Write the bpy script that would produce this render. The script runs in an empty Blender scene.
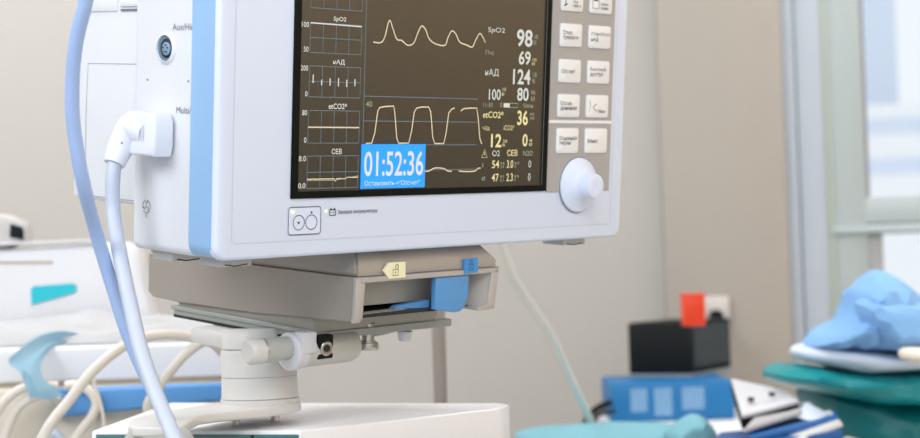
import bpy, bmesh, math, random
from mathutils import Vector, Matrix, noise
random.seed(4)
V = Vector
F = 1700.0; CX, CY = 460.0, 219.0
C = V((0, 0, 0.95))                                   # camera position
COL = bpy.context.scene.collection

# ------------------------------------------------------------------ frames
_dn = V((.032, 1, -.035)).normalized()                # world down in lens axes (right, down, forward)
_U = -_dn
_fz = V((0, 0, 1)); _Y = (_fz - _fz.dot(_U) * _U).normalized(); _X = _Y.cross(_U)
def c2w(v): return V((_X.dot(v), _Y.dot(v), _U.dot(v)))
def ray(x, y): return V(((x - CX) / F, (y - CY) / F, 1.0))
def at(x, y, Z): return C + c2w(ray(x, y) * Z)
def onz(x, y, z):
    d = c2w(ray(x, y)); return C + d * ((z - C.z) / d.z)
def ony(x, y, yy):
    d = c2w(ray(x, y)); return C + d * ((yy - C.y) / d.y)
# the frame of the monitor and its mount (tilted a little on its arm)
RW = V((0.70273465, -0.03239288, 0.71071423)); RV = V((-0.02981428, 0.99674457, 0.07490908)); RD = V((-0.71082707, -0.07383064, 0.69948117))
_O = ray(215, 262) * 1.15
_ax, _ay, _az, _oo = c2w(RW).normalized(), c2w(RD).normalized(), c2w(-RV).normalized(), C + c2w(_O)
M = Matrix(((_ax.x, _ay.x, _az.x, _oo.x), (_ax.y, _ay.y, _az.y, _oo.y), (_ax.z, _ay.z, _az.z, _oo.z), (0, 0, 0, 1)))
MI = M.inverted()
def lx(px, py, x):                                    # sight line meets the local plane x = const
    o = MI @ C; d = MI.to_3x3() @ c2w(ray(px, py)); return o + d * ((x - o.x) / d.x)
def ly(px, py, y):
    o = MI @ C; d = MI.to_3x3() @ c2w(ray(px, py)); return o + d * ((y - o.y) / d.y)
def m(x, y, z): return M @ V((x, y, z))

# ------------------------------------------------------------------ materials
def srgb(c):
    return tuple(((v / 255) / 12.92 if v / 255 <= .04045 else ((v / 255 + .055) / 1.055) ** 2.4) for v in c)
def mat(name, c, rough=.5, metal=0, bump=0, bscale=60, var=.03, vscale=8, spec=.5, emit=0, sss=0, trans=0, alpha=1, sheen=0):
    mt = bpy.data.materials.new(name); mt.use_nodes = True
    nt = mt.node_tree; b = nt.nodes['Principled BSDF']
    c = srgb(c)
    tc = nt.nodes.new('ShaderNodeTexCoord'); nz = nt.nodes.new('ShaderNodeTexNoise'); nz.inputs['Scale'].default_value = vscale
    nz.inputs['Detail'].default_value = 4
    nt.links.new(tc.outputs['Object'], nz.inputs['Vector'])
    mr = nt.nodes.new('ShaderNodeMapRange'); mr.inputs['To Min'].default_value = 1 - var; mr.inputs['To Max'].default_value = 1 + var
    nt.links.new(nz.outputs['Fac'], mr.inputs['Value'])
    mx = nt.nodes.new('ShaderNodeVectorMath'); mx.operation = 'SCALE'; mx.inputs[0].default_value = c
    nt.links.new(mr.outputs[0], mx.inputs['Scale']); nt.links.new(mx.outputs[0], b.inputs['Base Color'])
    b.inputs['Roughness'].default_value = rough; b.inputs['Metallic'].default_value = metal
    b.inputs['Specular IOR Level'].default_value = spec
    if bump:
        n2 = nt.nodes.new('ShaderNodeTexNoise'); n2.inputs['Scale'].default_value = bscale; n2.inputs['Detail'].default_value = 5
        nt.links.new(tc.outputs['Object'], n2.inputs['Vector'])
        bp = nt.nodes.new('ShaderNodeBump'); bp.inputs['Strength'].default_value = bump; bp.inputs['Distance'].default_value = .005
        nt.links.new(n2.outputs['Fac'], bp.inputs['Height']); nt.links.new(bp.outputs[0], b.inputs['Normal'])
    if emit:
        b.inputs['Emission Color'].default_value = (*c, 1); b.inputs['Emission Strength'].default_value = emit
    if trans: b.inputs['Transmission Weight'].default_value = trans
    if sss: b.inputs['Subsurface Weight'].default_value = sss; b.inputs['Subsurface Scale'].default_value = .01
    if sheen: b.inputs['Sheen Weight'].default_value = sheen
    return mt
shell = mat('shell_white', (215, 225, 246), .42, var=.01)
sidew = mat('side_white', (218, 222, 231), .45, var=.01)
band = mat('band_blue', (146, 185, 228), .45, var=.015)
keygrey = mat('keypad_grey', (168, 165, 164), .5, var=.01)
keyw = mat('key_white', (232, 233, 235), .45, var=.01)
ink = mat('ink', (62, 64, 72), .6, var=.02)
inkgrey = mat('ink_grey', (118, 120, 128), .6)
groove = mat('groove', (172, 175, 186), .6); seam = mat('shell_seam', (203, 208, 221), .6)
blackb = mat('bezel_black', (3, 9, 10), .5, spec=.15, var=.02)
dark = mat('dark', (26, 30, 32), .5)
taupe = mat('mount_taupe', (157, 150, 143), .5, var=.02)
mgrey = mat('mount_grey', (186, 184, 184), .45, var=.02)
mshade = mat('mount_inner', (176, 174, 166), .5)
slabm = mat('slab_grey', (160, 164, 162), .4, var=.02)
latchb = mat('latch_blue', (88, 148, 206), .45, var=.04, vscale=60, bump=.1, bscale=400)
framem = mat('mount_frame', (176, 170, 166), .45, var=.02)
tagy = mat('tag_cream', (236, 231, 196), .5)
tagb = mat('tag_blue', (66, 142, 212), .5)
steel = mat('steel', (196, 192, 186), .28, metal=1)
cream = mat('column_cream', (208, 207, 205), .4, var=.01)
clampm = mat('clamp_beige', (190, 188, 183), .4, var=.01)
greylev = mat('lever_grey', (178, 180, 178), .4)
milky = mat('milky_plastic', (206, 206, 212), .35)
cartw = mat('cart_white', (230, 231, 236), .35, var=.01)
hose = mat('hose_blue', (160, 186, 232), .35, var=.02)
plugw = mat('plug_white', (222, 227, 240), .4, var=.01)
cablew = mat('cable_white', (184, 194, 213), .38, var=.015)
cablec = mat('cable_cream', (214, 208, 200), .45, var=.03)
tubec = mat('tube_clear', (214, 214, 208), .2, var=.02, spec=.7)
bedw = mat('bed_white', (218, 220, 226), .45, var=.01)
sheetm = mat('bed_sheet', (228, 229, 232), .85, bump=.25, bscale=22, sheen=.2)
cyan = mat('sticker_cyan', (24, 186, 204), .4, var=.03)
bumper = mat('bumper_blue', (84, 148, 212), .5, var=.03)
clothlb = mat('cloth_pale_blue', (172, 208, 226), .9, bump=.3, bscale=90, var=.05)
clothb = mat('cloth_surgical_blue', (128, 176, 226), .85, bump=.4, bscale=60, var=.05)
clothw = mat('cloth_white', (206, 216, 232), .85, bump=.2, bscale=50)
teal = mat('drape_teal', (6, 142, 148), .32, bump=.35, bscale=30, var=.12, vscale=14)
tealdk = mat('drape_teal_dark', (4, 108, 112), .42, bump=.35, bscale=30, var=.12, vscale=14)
aqua = mat('drape_aqua', (112, 168, 182), .7, bump=.3, bscale=40, var=.06)
blackp = mat('black_plastic', (10, 15, 18), .6, bump=.1, spec=.2)
charcoal = mat('charcoal_mesh', (58, 66, 70), .7, spec=.2, bump=.5, bscale=300, var=.15, vscale=90)
blueb = mat('box_blue', (0, 104, 164), .45, var=.04)
label = mat('label_grey', (108, 150, 190), .6, var=.12, vscale=90)
orange = mat('orange_plastic', (222, 62, 16), .4, var=.06)
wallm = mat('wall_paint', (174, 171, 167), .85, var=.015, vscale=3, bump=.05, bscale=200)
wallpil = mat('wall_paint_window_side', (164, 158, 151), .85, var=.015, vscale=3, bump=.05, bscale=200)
floorm = mat('floor_vinyl', (170, 172, 168), .4, var=.06)
ceilm = mat('ceiling_paint', (235, 235, 232), .9)
brownm = mat('wall_warm', (186, 160, 130), .8, var=.04)
winm = mat('window_pvc', (166, 177, 179), .4, var=.01)
winb = mat('window_reveal', (174, 184, 196), .45, var=.01)
wing = mat('window_gasket', (150, 154, 158), .6)
facade = mat('facade_pale', (250, 250, 250), .8, var=.05)
facadeb = mat('facade_blue', (222, 230, 244), .8, var=.05)
tablem = mat('table_white', (222, 222, 222), .5)
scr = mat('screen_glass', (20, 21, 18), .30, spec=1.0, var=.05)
_b = scr.node_tree.nodes['Principled BSDF']; _b.inputs['Emission Color'].default_value = (*srgb((88, 82, 66)), 1); _b.inputs['Emission Strength'].default_value = .22  # warm emission stands in for part of the brown reflection on the screen
def glow(name, c, s=1.0): return mat(name, c, .5, emit=s, var=0, spec=0)
g_wave = glow('glow_wave', (206, 194, 166), .28); g_white = glow('glow_white', (190, 194, 190), .38)
g_yel = glow('glow_yellow', (206, 198, 150), .4); g_line = glow('glow_line', (100, 116, 122), .5)
g_blue = glow('glow_blue', (50, 142, 232), .62); g_dim = glow('glow_dim', (150, 156, 136), .36); g_timer = glow('glow_timer', (190, 194, 210), .5)
g_led = glow('led_green', (190, 240, 170), .9)
glassm = bpy.data.materials.new('window_glass'); glassm.use_nodes = True
_g = glassm.node_tree.nodes['Principled BSDF']; _g.inputs['Transmission Weight'].default_value = 1; _g.inputs['Roughness'].default_value = 0.02; _g.inputs['IOR'].default_value = 1.05; _g.inputs['Base Color'].default_value = (.95, .98, 1, 1)

# ------------------------------------------------------------------ mesh builder
class MB:
    def __init__(s): s.bm = bmesh.new(); s.mats = []
    def mi(s, mt):
        if mt not in s.mats: s.mats.append(mt)
        return s.mats.index(mt)
    def join(s, bm2, mt):
        i = s.mi(mt); vs = [s.bm.verts.new(v.co) for v in bm2.verts]; bm2.verts.index_update()
        for f in bm2.faces:
            try: nf = s.bm.faces.new([vs[v.index] for v in f.verts]); nf.material_index = i; nf.smooth = True
            except ValueError: pass
        bm2.free(); return s
    def box(s, a, b, mt, bev=0, seg=2, edges=None):
        t = bmesh.new(); bmesh.ops.create_cube(t, size=1)
        a, b = V(a), V(b)
        for v in t.verts: v.co = V([(a[i] + b[i]) / 2 + v.co[i] * (b[i] - a[i]) for i in range(3)])
        if bev:
            es = [e for e in t.edges if edges is None or edges(e)]
            bmesh.ops.bevel(t, geom=es, offset=bev, segments=seg, affect='EDGES', profile=.5)
        return s.join(t, mt)
    def prism(s, pts, d, mt, bev=0, seg=2):           # pts: 3D ring, d: offset vector
        t = bmesh.new(); d = V(d)
        a = [t.verts.new(V(p)) for p in pts]; b = [t.verts.new(V(p) + d) for p in pts]; n = len(a)
        fa = t.faces.new(a); fb = t.faces.new(b[::-1])
        for i in range(n): t.faces.new((a[i], b[i], b[(i + 1) % n], a[(i + 1) % n]))
        bmesh.ops.recalc_face_normals(t, faces=t.faces)
        if bev: bmesh.ops.bevel(t, geom=list(fa.edges) + list(fb.edges), offset=bev, segments=seg, affect='EDGES', profile=.5)
        return s.join(t, mt)
    def tube(s, pts, r, mt, n=14, smooth=8, caps=True, closed=False):
        P = [V(p) for p in pts]; rr = r if isinstance(r, (list, tuple)) else [r] * len(P)
        if smooth > 1 and len(P) > 2:
            Q, R = [], []
            for i in range(len(P) - 1):
                p0, p1, p2, p3 = P[max(i - 1, 0)], P[i], P[i + 1], P[min(i + 2, len(P) - 1)]
                for k in range(smooth):
                    t = k / smooth
                    Q.append(.5 * ((2 * p1) + (p2 - p0) * t + (2 * p0 - 5 * p1 + 4 * p2 - p3) * t * t + (3 * p1 - p0 - 3 * p2 + p3) * t ** 3))
                    R.append(rr[i] * (1 - t) + rr[i + 1] * t)
            Q.append(P[-1]); R.append(rr[-1]); P, rr = Q, R
        t = bmesh.new(); rings = []; up = None
        for i, p in enumerate(P):
            d = (P[min(i + 1, len(P) - 1)] - P[max(i - 1, 0)]).normalized()
            if up is None: up = d.orthogonal().normalized()
            up = (up - d * up.dot(d)).normalized(); w = d.cross(up)
            rings.append([t.verts.new(p + (up * math.cos(a) + w * math.sin(a)) * rr[i]) for a in [2 * math.pi * k / n for k in range(n)]])
        for a, b in zip(rings, rings[1:]):
            for k in range(n): t.faces.new((a[k], a[(k + 1) % n], b[(k + 1) % n], b[k]))
        if caps: t.faces.new(rings[0][::-1]); t.faces.new(rings[-1])
        bmesh.ops.recalc_face_normals(t, faces=t.faces)
        return s.join(t, mt)
    def lathe(s, c, axis, prof, mt, n=36):            # prof: (distance along axis, radius)
        axis = V(axis).normalized(); c = V(c)
        t = bmesh.new(); u = axis.orthogonal().normalized(); w = axis.cross(u); rings = []
        for h, r in prof:
            rings.append([t.verts.new(c + axis * h + (u * math.cos(a) + w * math.sin(a)) * max(r, 1e-5)) for a in [2 * math.pi * k / n for k in range(n)]])
        for a, b in zip(rings, rings[1:]):
            for k in range(n): t.faces.new((a[k], a[(k + 1) % n], b[(k + 1) % n], b[k]))
        t.faces.new(rings[0][::-1]); t.faces.new(rings[-1])
        bmesh.ops.recalc_face_normals(t, faces=t.faces)
        return s.join(t, mt)
    def grid(s, fn, nu, nv, mt, thick=0):
        t = bmesh.new(); g = [[t.verts.new(fn(i / nu, j / nv)) for j in range(nv + 1)] for i in range(nu + 1)]
        for i in range(nu):
            for j in range(nv): t.faces.new((g[i][j], g[i + 1][j], g[i + 1][j + 1], g[i][j + 1]))
        if thick: bmesh.ops.solidify(t, geom=list(t.faces), thickness=thick)
        bmesh.ops.recalc_face_normals(t, faces=t.faces)
        return s.join(t, mt)
    def text(s, body, o, ux, uy, h, mt, w=None, bold=0, anchor='l', lift=.0003):
        cu = bpy.data.curves.new('t', 'FONT'); cu.body = body; cu.offset = bold; cu.resolution_u = 3; cu.space_line = .95
        ob = bpy.data.objects.new('t', cu); COL.objects.link(ob)
        dg = bpy.context.evaluated_depsgraph_get(); me = bpy.data.meshes.new_from_object(ob.evaluated_get(dg))
        vs = [v.co.copy() for v in me.vertices]
        if vs:
            x0, x1 = min(v.x for v in vs), max(v.x for v in vs); y0, y1 = min(v.y for v in vs), max(v.y for v in vs)
            sy = h / (y1 - y0); sx = w / (x1 - x0) if w else sy * .8
            ox = {'l': x0, 'c': (x0 + x1) / 2, 'r': x1}[anchor]
            ux, uy = V(ux), V(uy); nrm = ux.cross(uy).normalized(); i = s.mi(mt)
            nv = [s.bm.verts.new(V(o) + ux * (v.x - ox) * sx + uy * (v.y - y0) * sy + nrm * lift) for v in vs]
            for p in me.polygons:
                try: f = s.bm.faces.new([nv[k] for k in p.vertices]); f.material_index = i
                except ValueError: pass
        bpy.data.objects.remove(ob); bpy.data.curves.remove(cu); bpy.data.meshes.remove(me)
        return s
    def line(s, pts, w, mt, n=(0, -1, 0), closed=False):   # flat stroke lying in the plane with normal n, 0.3 mm thick
        n = V(n); P = [V(p) for p in pts]; i = s.mi(mt)
        if closed: P.append(P[0])
        L, Rr = [], []
        for k, p in enumerate(P):
            d = P[min(k + 1, len(P) - 1)] - P[max(k - 1, 0)]
            if closed and k in (0, len(P) - 1): d = P[1] - P[-2]
            q = n.cross(d).normalized() * w / 2
            L.append(s.bm.verts.new(p + q)); Rr.append(s.bm.verts.new(p - q))
        for k in range(len(P) - 1):
            f = s.bm.faces.new((L[k], L[k + 1], Rr[k + 1], Rr[k])); f.material_index = i
        return s
    def build(s, name, parent=None, loc=None, sharp=38):
        me = bpy.data.meshes.new(name)
        if loc is not None: bmesh.ops.translate(s.bm, verts=s.bm.verts, vec=-V(loc))
        s.bm.to_mesh(me); s.bm.free()
        for mt in s.mats: me.materials.append(mt)
        for p in me.polygons: p.use_smooth = True
        me.set_sharp_from_angle(angle=math.radians(sharp))
        o = bpy.data.objects.new(name, me); COL.objects.link(o)
        if loc is not None: o.location = loc
        if parent: o.parent = parent
        return o
def tag(o, lab=None, cat=None, group=None, kind=None):
    if lab: o['label'] = lab
    if cat: o['category'] = cat
    if group: o['group'] = group
    if kind: o['kind'] = kind
    return o
def empty(name, mw=None, loc=None):
    e = bpy.data.objects.new(name, None); COL.objects.link(e); e.empty_display_size = .05
    if mw is not None: e.matrix_world = mw
    if loc is not None: e.location = loc
    return e
def wchild(mb, name, e):                               # world-coordinate mesh under an Empty that is only translated
    return mb.build(name, e, None) if e.location.length == 0 else _shift(mb, name, e)
def _shift(mb, name, e):
    bmesh.ops.translate(mb.bm, verts=mb.bm.verts, vec=-e.location); return mb.build(name, e)

# ================================================================== PATIENT MONITOR (local frame M: x along front, y into, z up)
mon = tag(empty('patient_monitor', M), 'large white patient monitor with blue side band and dark screen of traces and numbers', 'monitor')
TOP, WID = .285, .431
X_, Z_ = (1, 0, 0), (0, 0, 1)
# front shell
vert = lambda e: abs(e.verts[0].co.x - e.verts[1].co.x) < 1e-6 and abs(e.verts[0].co.z - e.verts[1].co.z) < 1e-6
b = MB(); b.box((0, .0005, 0), (WID, .004, TOP), shell, .0015, 2)
t = bmesh.new(); bmesh.ops.create_cube(t, size=1)
for v in t.verts: v.co = V((WID / 2 + v.co.x * WID, .0035 + v.co.y * .007, TOP / 2 + v.co.z * TOP))
bmesh.ops.bevel(t, geom=[e for e in t.edges if vert(e)], offset=.010, segments=5, affect='EDGES', profile=.5)
bmesh.ops.bevel(t, geom=[e for e in t.edges if all(v.co.y < .001 for v in e.verts)], offset=.003, segments=3, affect='EDGES', profile=.5)
b2 = MB(); b2.join(t, shell); b.bm.free()
b2.line([(.0135, -.0002, .262), (.0135, -.0002, .0135), (.016, -.0002, .0115), (.414, -.0002, .0115), (.4165, -.0002, .0135), (.4165, -.0002, .262)], .0007, seam)
b2.build('front_shell', mon)
# blue band
def ringbox(y0, y1, x0, x1, z0, z1, mt, rad, extra=.0, seg=5):
    t = bmesh.new(); bmesh.ops.create_cube(t, size=1)
    for v in t.verts: v.co = V(((x0 + x1) / 2 + v.co.x * (x1 - x0), (y0 + y1) / 2 + v.co.y * (y1 - y0), (z0 + z1) / 2 + v.co.z * (z1 - z0)))
    bmesh.ops.bevel(t, geom=[e for e in t.edges if vert(e)], offset=rad, segments=seg, affect='EDGES', profile=.5)
    if extra: bmesh.ops.bevel(t, geom=[e for e in t.edges if abs(e.verts[0].co.y - e.verts[1].co.y) < 1e-6 and e.verts[0].co.y > (y0 + y1) / 2], offset=extra, segments=3, affect='EDGES', profile=.5)
    return t
MB().join(ringbox(.0048, .0300, -.0004, WID - .0010, .0010, TOP - .0006, band, .010), band).build('side_band', mon)
# main casing behind the band
b = MB().join(ringbox(.0300, .0985, .0006, WID - .0006, .0008, TOP - .001, sidew, .006, .003), sidew)
SY = (0, -1, 0)
nx = .0006
b.text('Aux/Hin', (nx, .0535, .1562), SY, Z_, .0046, inkgrey, w=.0245, lift=.0003)
b.text('Multi/N', (nx, .0475, .0990), SY, Z_, .0046, inkgrey, w=.022, lift=.0003)
for (yy, zz) in ((.0824, .1216), (.0345, .1214)):
    b.lathe((nx + .0006, yy, zz), (-1, 0, 0), [(0, .0009), (.0009, .0008)], inkgrey, 10)
# recycling mark: three arrows in a ring
rc = V((nx - .0003, .0811, .0320)); R0 = .0046
for k in range(3):
    a0 = math.radians(100 + 120 * k)
    arc = [rc + V((0, -math.cos(a0 + q) * R0, math.sin(a0 + q) * R0)) for q in [math.radians(95) * j / 7 for j in range(8)]]
    b.line(arc, .0006, inkgrey, (-1, 0, 0))
    tip = arc[-1]; b.line([tip, tip + (rc - tip) * .45], .0011, inkgrey, (-1, 0, 0)); b.line([rc, rc + (arc[0] - rc) * .75], .0005, inkgrey, (-1, 0, 0))
b.text('PS', (nx, .0811, .0243), SY, Z_, .0022, inkgrey, anchor='c')
b.build('casing', mon)
# rear housing with its panel lines
b = MB().join(ringbox(.0975, .1860, .006, WID - .006, .0312, .178, sidew, .004, .004), sidew)
b.box((.02, .10, .17), (WID - .02, .150, .262), sidew, .005)
b.line([(.0057, .098, .1325), (.0057, .1660, .1325), (.0057, .1680, .095), (.0057, .1680, .060)], .0006, groove, (-1, 0, 0))
b.box((.0052, .098, .1705), (.0070, .124, .1720), inkgrey)
b.box((.0045, .098, .1735), (.03, .1245, .1785), sidew, .001)
b.box((.0045, .128, .1700), (.03, .176, .1815), sidew, .002)
b.line([(.0057, .099, .0345), (.0057, .172, .0345)], .0006, groove, (-1, 0, 0))
b.build('rear_housing', mon)
# feet
for (x0, y0) in ((.0150, .014), (.3690, .010), (.008, .060), (.37, .075)):
    f = MB().box((x0, y0, -.0060), (x0 + .028, y0 + .024, .0012), mgrey, .001)
    f.line([(x0 + .004, y0 - .0002, -.0042), (x0 + .0125, y0 - .0002, -.0056), (x0 + .024, y0 - .0002, -.0046)], .0008, dark)
    f.build('foot', mon)
# socket Aux
s = MB().lathe((.0012, .0604, .1438), (-1, 0, 0), [(-.002, .0114), (.0010, .0114), (.0018, .0106), (.0028, .0092), (-.001, .0085), (-.0012, .004)], sidew, 40).build('socket', mon)
p = MB().lathe((.0008, .0604, .1438), (-1, 0, 0), [(0, .0088), (.0012, .0087)], mat('socket_blue', (96, 124, 150), .4), 32)
p.lathe((.0008, .0590, .1438), (-1, 0, 0), [(0, .0068), (.0016, .0068), (.0020, .0060)], dark, 28)
p.lathe((.0008, .0574, .1434), (-1, 0, 0), [(0, .0046), (.0030, .0046), (.0034, .0040)], mat('socket_insert', (120, 150, 178), .35), 24)
for a in range(5):
    q = math.radians(72 * a + 20); p.lathe((-.0024, .0574 + .0026 * math.cos(q), .1434 + .0026 * math.sin(q)), (-1, 0, 0), [(0, .0005), (.0008, .0005)], dark, 8)
p.build('socket_insert', mon)

# ---- screen
fr = MB(); x0, x1, z0, z1 = .0644, .3325, .0412, .246
for a, c in (((x0, z0), (.0705, z1)), ((.3262, z0), (x1, z1)), ((.0705, z0), (.3262, .0462)), ((.0705, .240), (.3262, z1))):
    fr.box((a[0], -.0016, a[1]), (c[0], .0015, c[1]), blackb, .0004, 1)
fr.line([(.3262, -.0017, .0462), (.3262, -.0017, .24)], .0005, inkgrey)
fr.build('screen_bezel', mon)
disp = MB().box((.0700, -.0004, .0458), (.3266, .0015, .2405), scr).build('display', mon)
YS = -.0006
def st(mb, body, x, z, h, mt, w=None, bold=.0, anchor='l'): mb.text(body, (x, YS, z), X_, Z_, h, mt, w=w, bold=bold, anchor=anchor)
# trend graphs
GX0, GX1 = .0789, .1272
graphs = [(.1755, .1955, '', '', ''), (.1442, .1652, 'SpO2', '100', '50'), (.1130, .1348, 'нАД', '200', '0'), (.0804, .1035, 'etCO2*', '80', '0'), (.0482, .0712, 'СЕВ', '8.0', '0.0')]
for z0_, z1_, ttl, hi, lo in graphs:
    g = MB()
    for zz in (z0_, (z0_ + z1_) / 2, z1_): g.line([(GX0, YS, zz), (GX1, YS, zz)], .00045, g_line)
    for k in range(5):
        xx = GX0 + (GX1 - GX0) * k / 4; g.line([(xx, YS, z0_), (xx, YS, z1_)], .00045, g_line)
    if ttl:
        st(g, ttl, (GX0 + GX1) / 2 + .003, z1_ + .0012, .0040 if ttl != 'etCO2*' else .0042, g_white, w={'SpO2': .012, 'нАД': .011, 'etCO2*': .0175, 'СЕВ': .0095}[ttl], bold=.015, anchor='c')
        st(g, hi, GX0 - .0015, z1_ - .0036, .0038, g_white, w=.0022 * len(hi) , bold=.01, anchor='r')
        st(g, lo, GX0 - .0015, z0_ + .0002, .0038, g_white, w=.0022 * len(lo) if len(lo) > 1 else .0022, bold=.01, anchor='r')
    if ttl == 'SpO2':
        g.line([(GX0, YS - .0002, z1_ - .0003), (GX1, YS - .0002, z1_ - .0008)], .0009, g_white)
    if ttl == 'нАД':
        for k, (dz, hh) in enumerate([(.003, .006), (-.001, .004), (0, .0052), (0, .006), (-.001, .0052), (.0, .005)]):
            xx = GX0 + .0035 + k * .0079; zc = (z0_ + z1_) / 2 + dz * .6; g.line([(xx, YS - .0002, zc - hh / 2), (xx, YS - .0002, zc + hh / 2)], .0010, g_white)
    if ttl == 'etCO2*':
        g.line([(GX0 + (GX1 - GX0) * k / 30, YS - .0002, z0_ + .0112 + .0003 * noise.noise(V((k * .7, 0, 0)))) for k in range(31)], .0009, g_wave)
    if ttl == 'СЕВ':
        g.line([(GX0 + (GX1 - GX0) * k / 40, YS - .0002, z0_ + .0066 + .0004 * noise.noise(V((k * .9, 3, 0))) - (.0018 if k == 22 else 0) + (.0008 if k > 30 else 0)) for k in range(41)], .0008, g_wave)
        g.line([(GX0, YS - .0002, z0_ + .0056), (GX0 + .026, YS - .0002, z0_ + .0055), (GX1, YS - .0002, z0_ + .0085)], .0004, g_dim)
    g.build('trend_graph', disp)
# divider lines
g = MB()
g.line([(.1312, YS, .200), (.1312, YS, .0462)], .0006, g_line)
for zz in (.1145, .0965, .0790, .0600): g.line([(.1315, YS, zz), (.2500, YS, zz)], .0005, g_line)
st(g, '40', .1330, .1068, .0040, g_dim, w=.0062, anchor='l')
g.build('trace_scale', disp)
# waveforms
def cr(P, n=8):
    P = [V(p) for p in P]; out = []
    for i in range(len(P) - 1):
        p0, p1, p2, p3 = P[max(i - 1, 0)], P[i], P[i + 1], P[min(i + 2, len(P) - 1)]
        for k in range(n):
            t = k / n; out.append(.5 * ((2 * p1) + (p2 - p0) * t + (2 * p0 - 5 * p1 + 4 * p2 - p3) * t * t + (3 * p1 - p0 - 3 * p2 + p3) * t ** 3))
    return out + [P[-1]]
def fp(px, py):
    q = ly(px, py, 0); return (q.x, YS - .0002, q.z)
sp = [(372.5, 42), (380, 42.5), (384, 37), (388.5, 20.5), (392, 28), (396, 39), (401, 40.5), (407, 45.2), (413, 43), (417, 33), (421, 26), (425, 30), (428, 38), (434, 43.5), (444, 45.3), (447, 38), (451, 31), (455, 34), (459, 42), (466, 45), (471.5, 47), (475, 40), (479, 33.5), (482, 37), (484.5, 42.5)]
MB().line(cr([fp(*q) for q in sp], 5), .0010, g_wave).build('waveform', disp)
co = [(365, 143.5), (371, 143), (374, 133), (377, 111), (379, 107.5), (384, 106.5), (393, 106), (394, 112), (396, 138), (398, 143.2), (408, 143), (411, 130), (413.5, 112), (416, 108), (421, 107), (428, 107), (430, 112), (432, 137), (434, 143.5), (443, 143.4), (445, 135), (448, 113), (451, 109), (454, 108)]
co2 = [(460, 111), (463, 108.6), (470, 108), (476, 108.2), (477.5, 118), (479, 138), (481, 143.8)]
b = MB(); b.line([fp(*q) for q in co], .0010, g_wave); b.line([fp(*q) for q in co2], .0010, g_wave); b.build('waveform', disp)
b = MB(); b.line(cr([fp(*q) for q in [(423, 171), (428, 171), (434, 168), (443, 168.5), (447, 171), (451, 171)]], 4), .0009, g_wave)
b.line(cr([fp(*q) for q in [(458, 171), (466, 171.5), (474, 171), (477, 168.5), (480, 168)]], 4), .0009, g_wave); b.build('waveform', disp)
# timer window
b = MB().box((.1300, -.0012, .0471), (.1945, -.0002, .0795), g_blue)
b.text('01:52:36', (.1322, -.0012, .0560), X_, Z_, .0185, g_timer, w=.0600, bold=.012)
b.text('Остановить->"Отсчет"', (.1332, -.0012, .0492), X_, Z_, .0036, g_timer, w=.0560)
b.build('timer_window', disp)
# readouts
b = MB()
st(b, 'SpO2', .2590, .1655, .0050, g_white, w=.0190); st(b, 'Пчс', .2570, .1490, .0036, g_dim, w=.0095)
st(b, '98', .2920, .1567, .0138, g_white, w=.0185, bold=.02); st(b, '69', .2950, .1425, .0110, g_white, w=.0140, bold=.02)
st(b, '100\n85', .3120, .1590, .0080, g_dim, w=.0050); st(b, '120\n50', .3105, .1425, .0055, g_yel, w=.0055)
b.build('readout', disp)
b = MB()
st(b, 'нАД', .2570, .1320, .0062, g_white, w=.0155); st(b, '124', .2890, .1270, .0120, g_white, w=.0205, bold=.02); st(b, '80', .2945, .1138, .0105, g_white, w=.0135, bold=.02)
st(b, '100', .2620, .1140, .0085, g_white, w=.0135, bold=.01); st(b, '130\n90', .3115, .1280, .0088, g_dim, w=.0055); st(b, '90\n50', .3105, .1140, .0085, g_dim, w=.0050)
st(b, '110\n60', .2765, .1175, .0065, g_yel, w=.0045)
st(b, '11:30', .2560, .1085, .0034, g_dim, w=.0105); st(b, '0', .2750, .1085, .0036, g_dim, w=.0025); st(b, '10мин', .3020, .1085, .0034, g_dim, w=.0115)
b.box((.2795, YS - .0001, .1084), (.2865, YS, .1118), g_white); b.line([(.2865, YS, .1118), (.2960, YS, .1118), (.2960, YS, .1085), (.2865, YS, .1085)], .0005, g_dim)
b.build('readout', disp)
b = MB()
st(b, 'etCO2*', .2560, .1000, .0052, g_yel, w=.0235, bold=.01); st(b, '36', .2955, .0945, .0118, g_yel, w=.0125, bold=.02); st(b, '45\n30', .3100, .0990, .0055, g_dim, w=.0055)
st(b, 'ЧДд', .2560, .0900, .0034, g_yel, w=.0080); st(b, 'iCO2*', .2800, .0905, .0040, g_yel, w=.0125)
st(b, '12', .2660, .0770, .0105, g_yel, w=.0120, bold=.02); st(b, '0', .3025, .0775, .0102, g_yel, w=.0060, bold=.02)
st(b, '20\n8', .2795, .0775, .0055, g_yel, w=.0050); st(b, '4\n0', .3100, .0780, .0055, g_yel, w=.0040)
b.build('readout', disp)
b = MB()
b.line([(.2565, YS, .0690), (.2595, YS, .0755), (.2625, YS, .0690)], .0006, g_yel, closed=True); b.line([(.2595, YS, .0707), (.2595, YS, .0735)], .0006, g_yel)
st(b, 'O2', .2680, .0700, .0045, g_white, w=.0085); st(b, 'СЕВ', .2850, .0700, .0050, g_yel, w=.0120, bold=.01); st(b, 'N2O', .3040, .0700, .0042, g_dim, w=.0110)
for zz, a_, c_, d_, lbl in ((.0605, '54', '3.0', '0', 'i'), (.0500, '47', '2.3', '0', 'et')):
    st(b, lbl, .2570, zz + .001, .0034, g_dim, w=.0011 if lbl == 'i' else .0040)
    st(b, a_, .2680, zz, .0062, g_yel, w=.0082, bold=.01); st(b, '95\n21', .2775, zz, .0048, g_dim, w=.0048)
    st(b, c_, .2850, zz, .0062, g_yel, w=.0075, bold=.01); st(b, '8.0\n0', .2940, zz, .0048, g_dim, w=.0052); st(b, d_, .3105, zz, .0060, g_white, w=.0030)
b.build('readout', disp)

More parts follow.
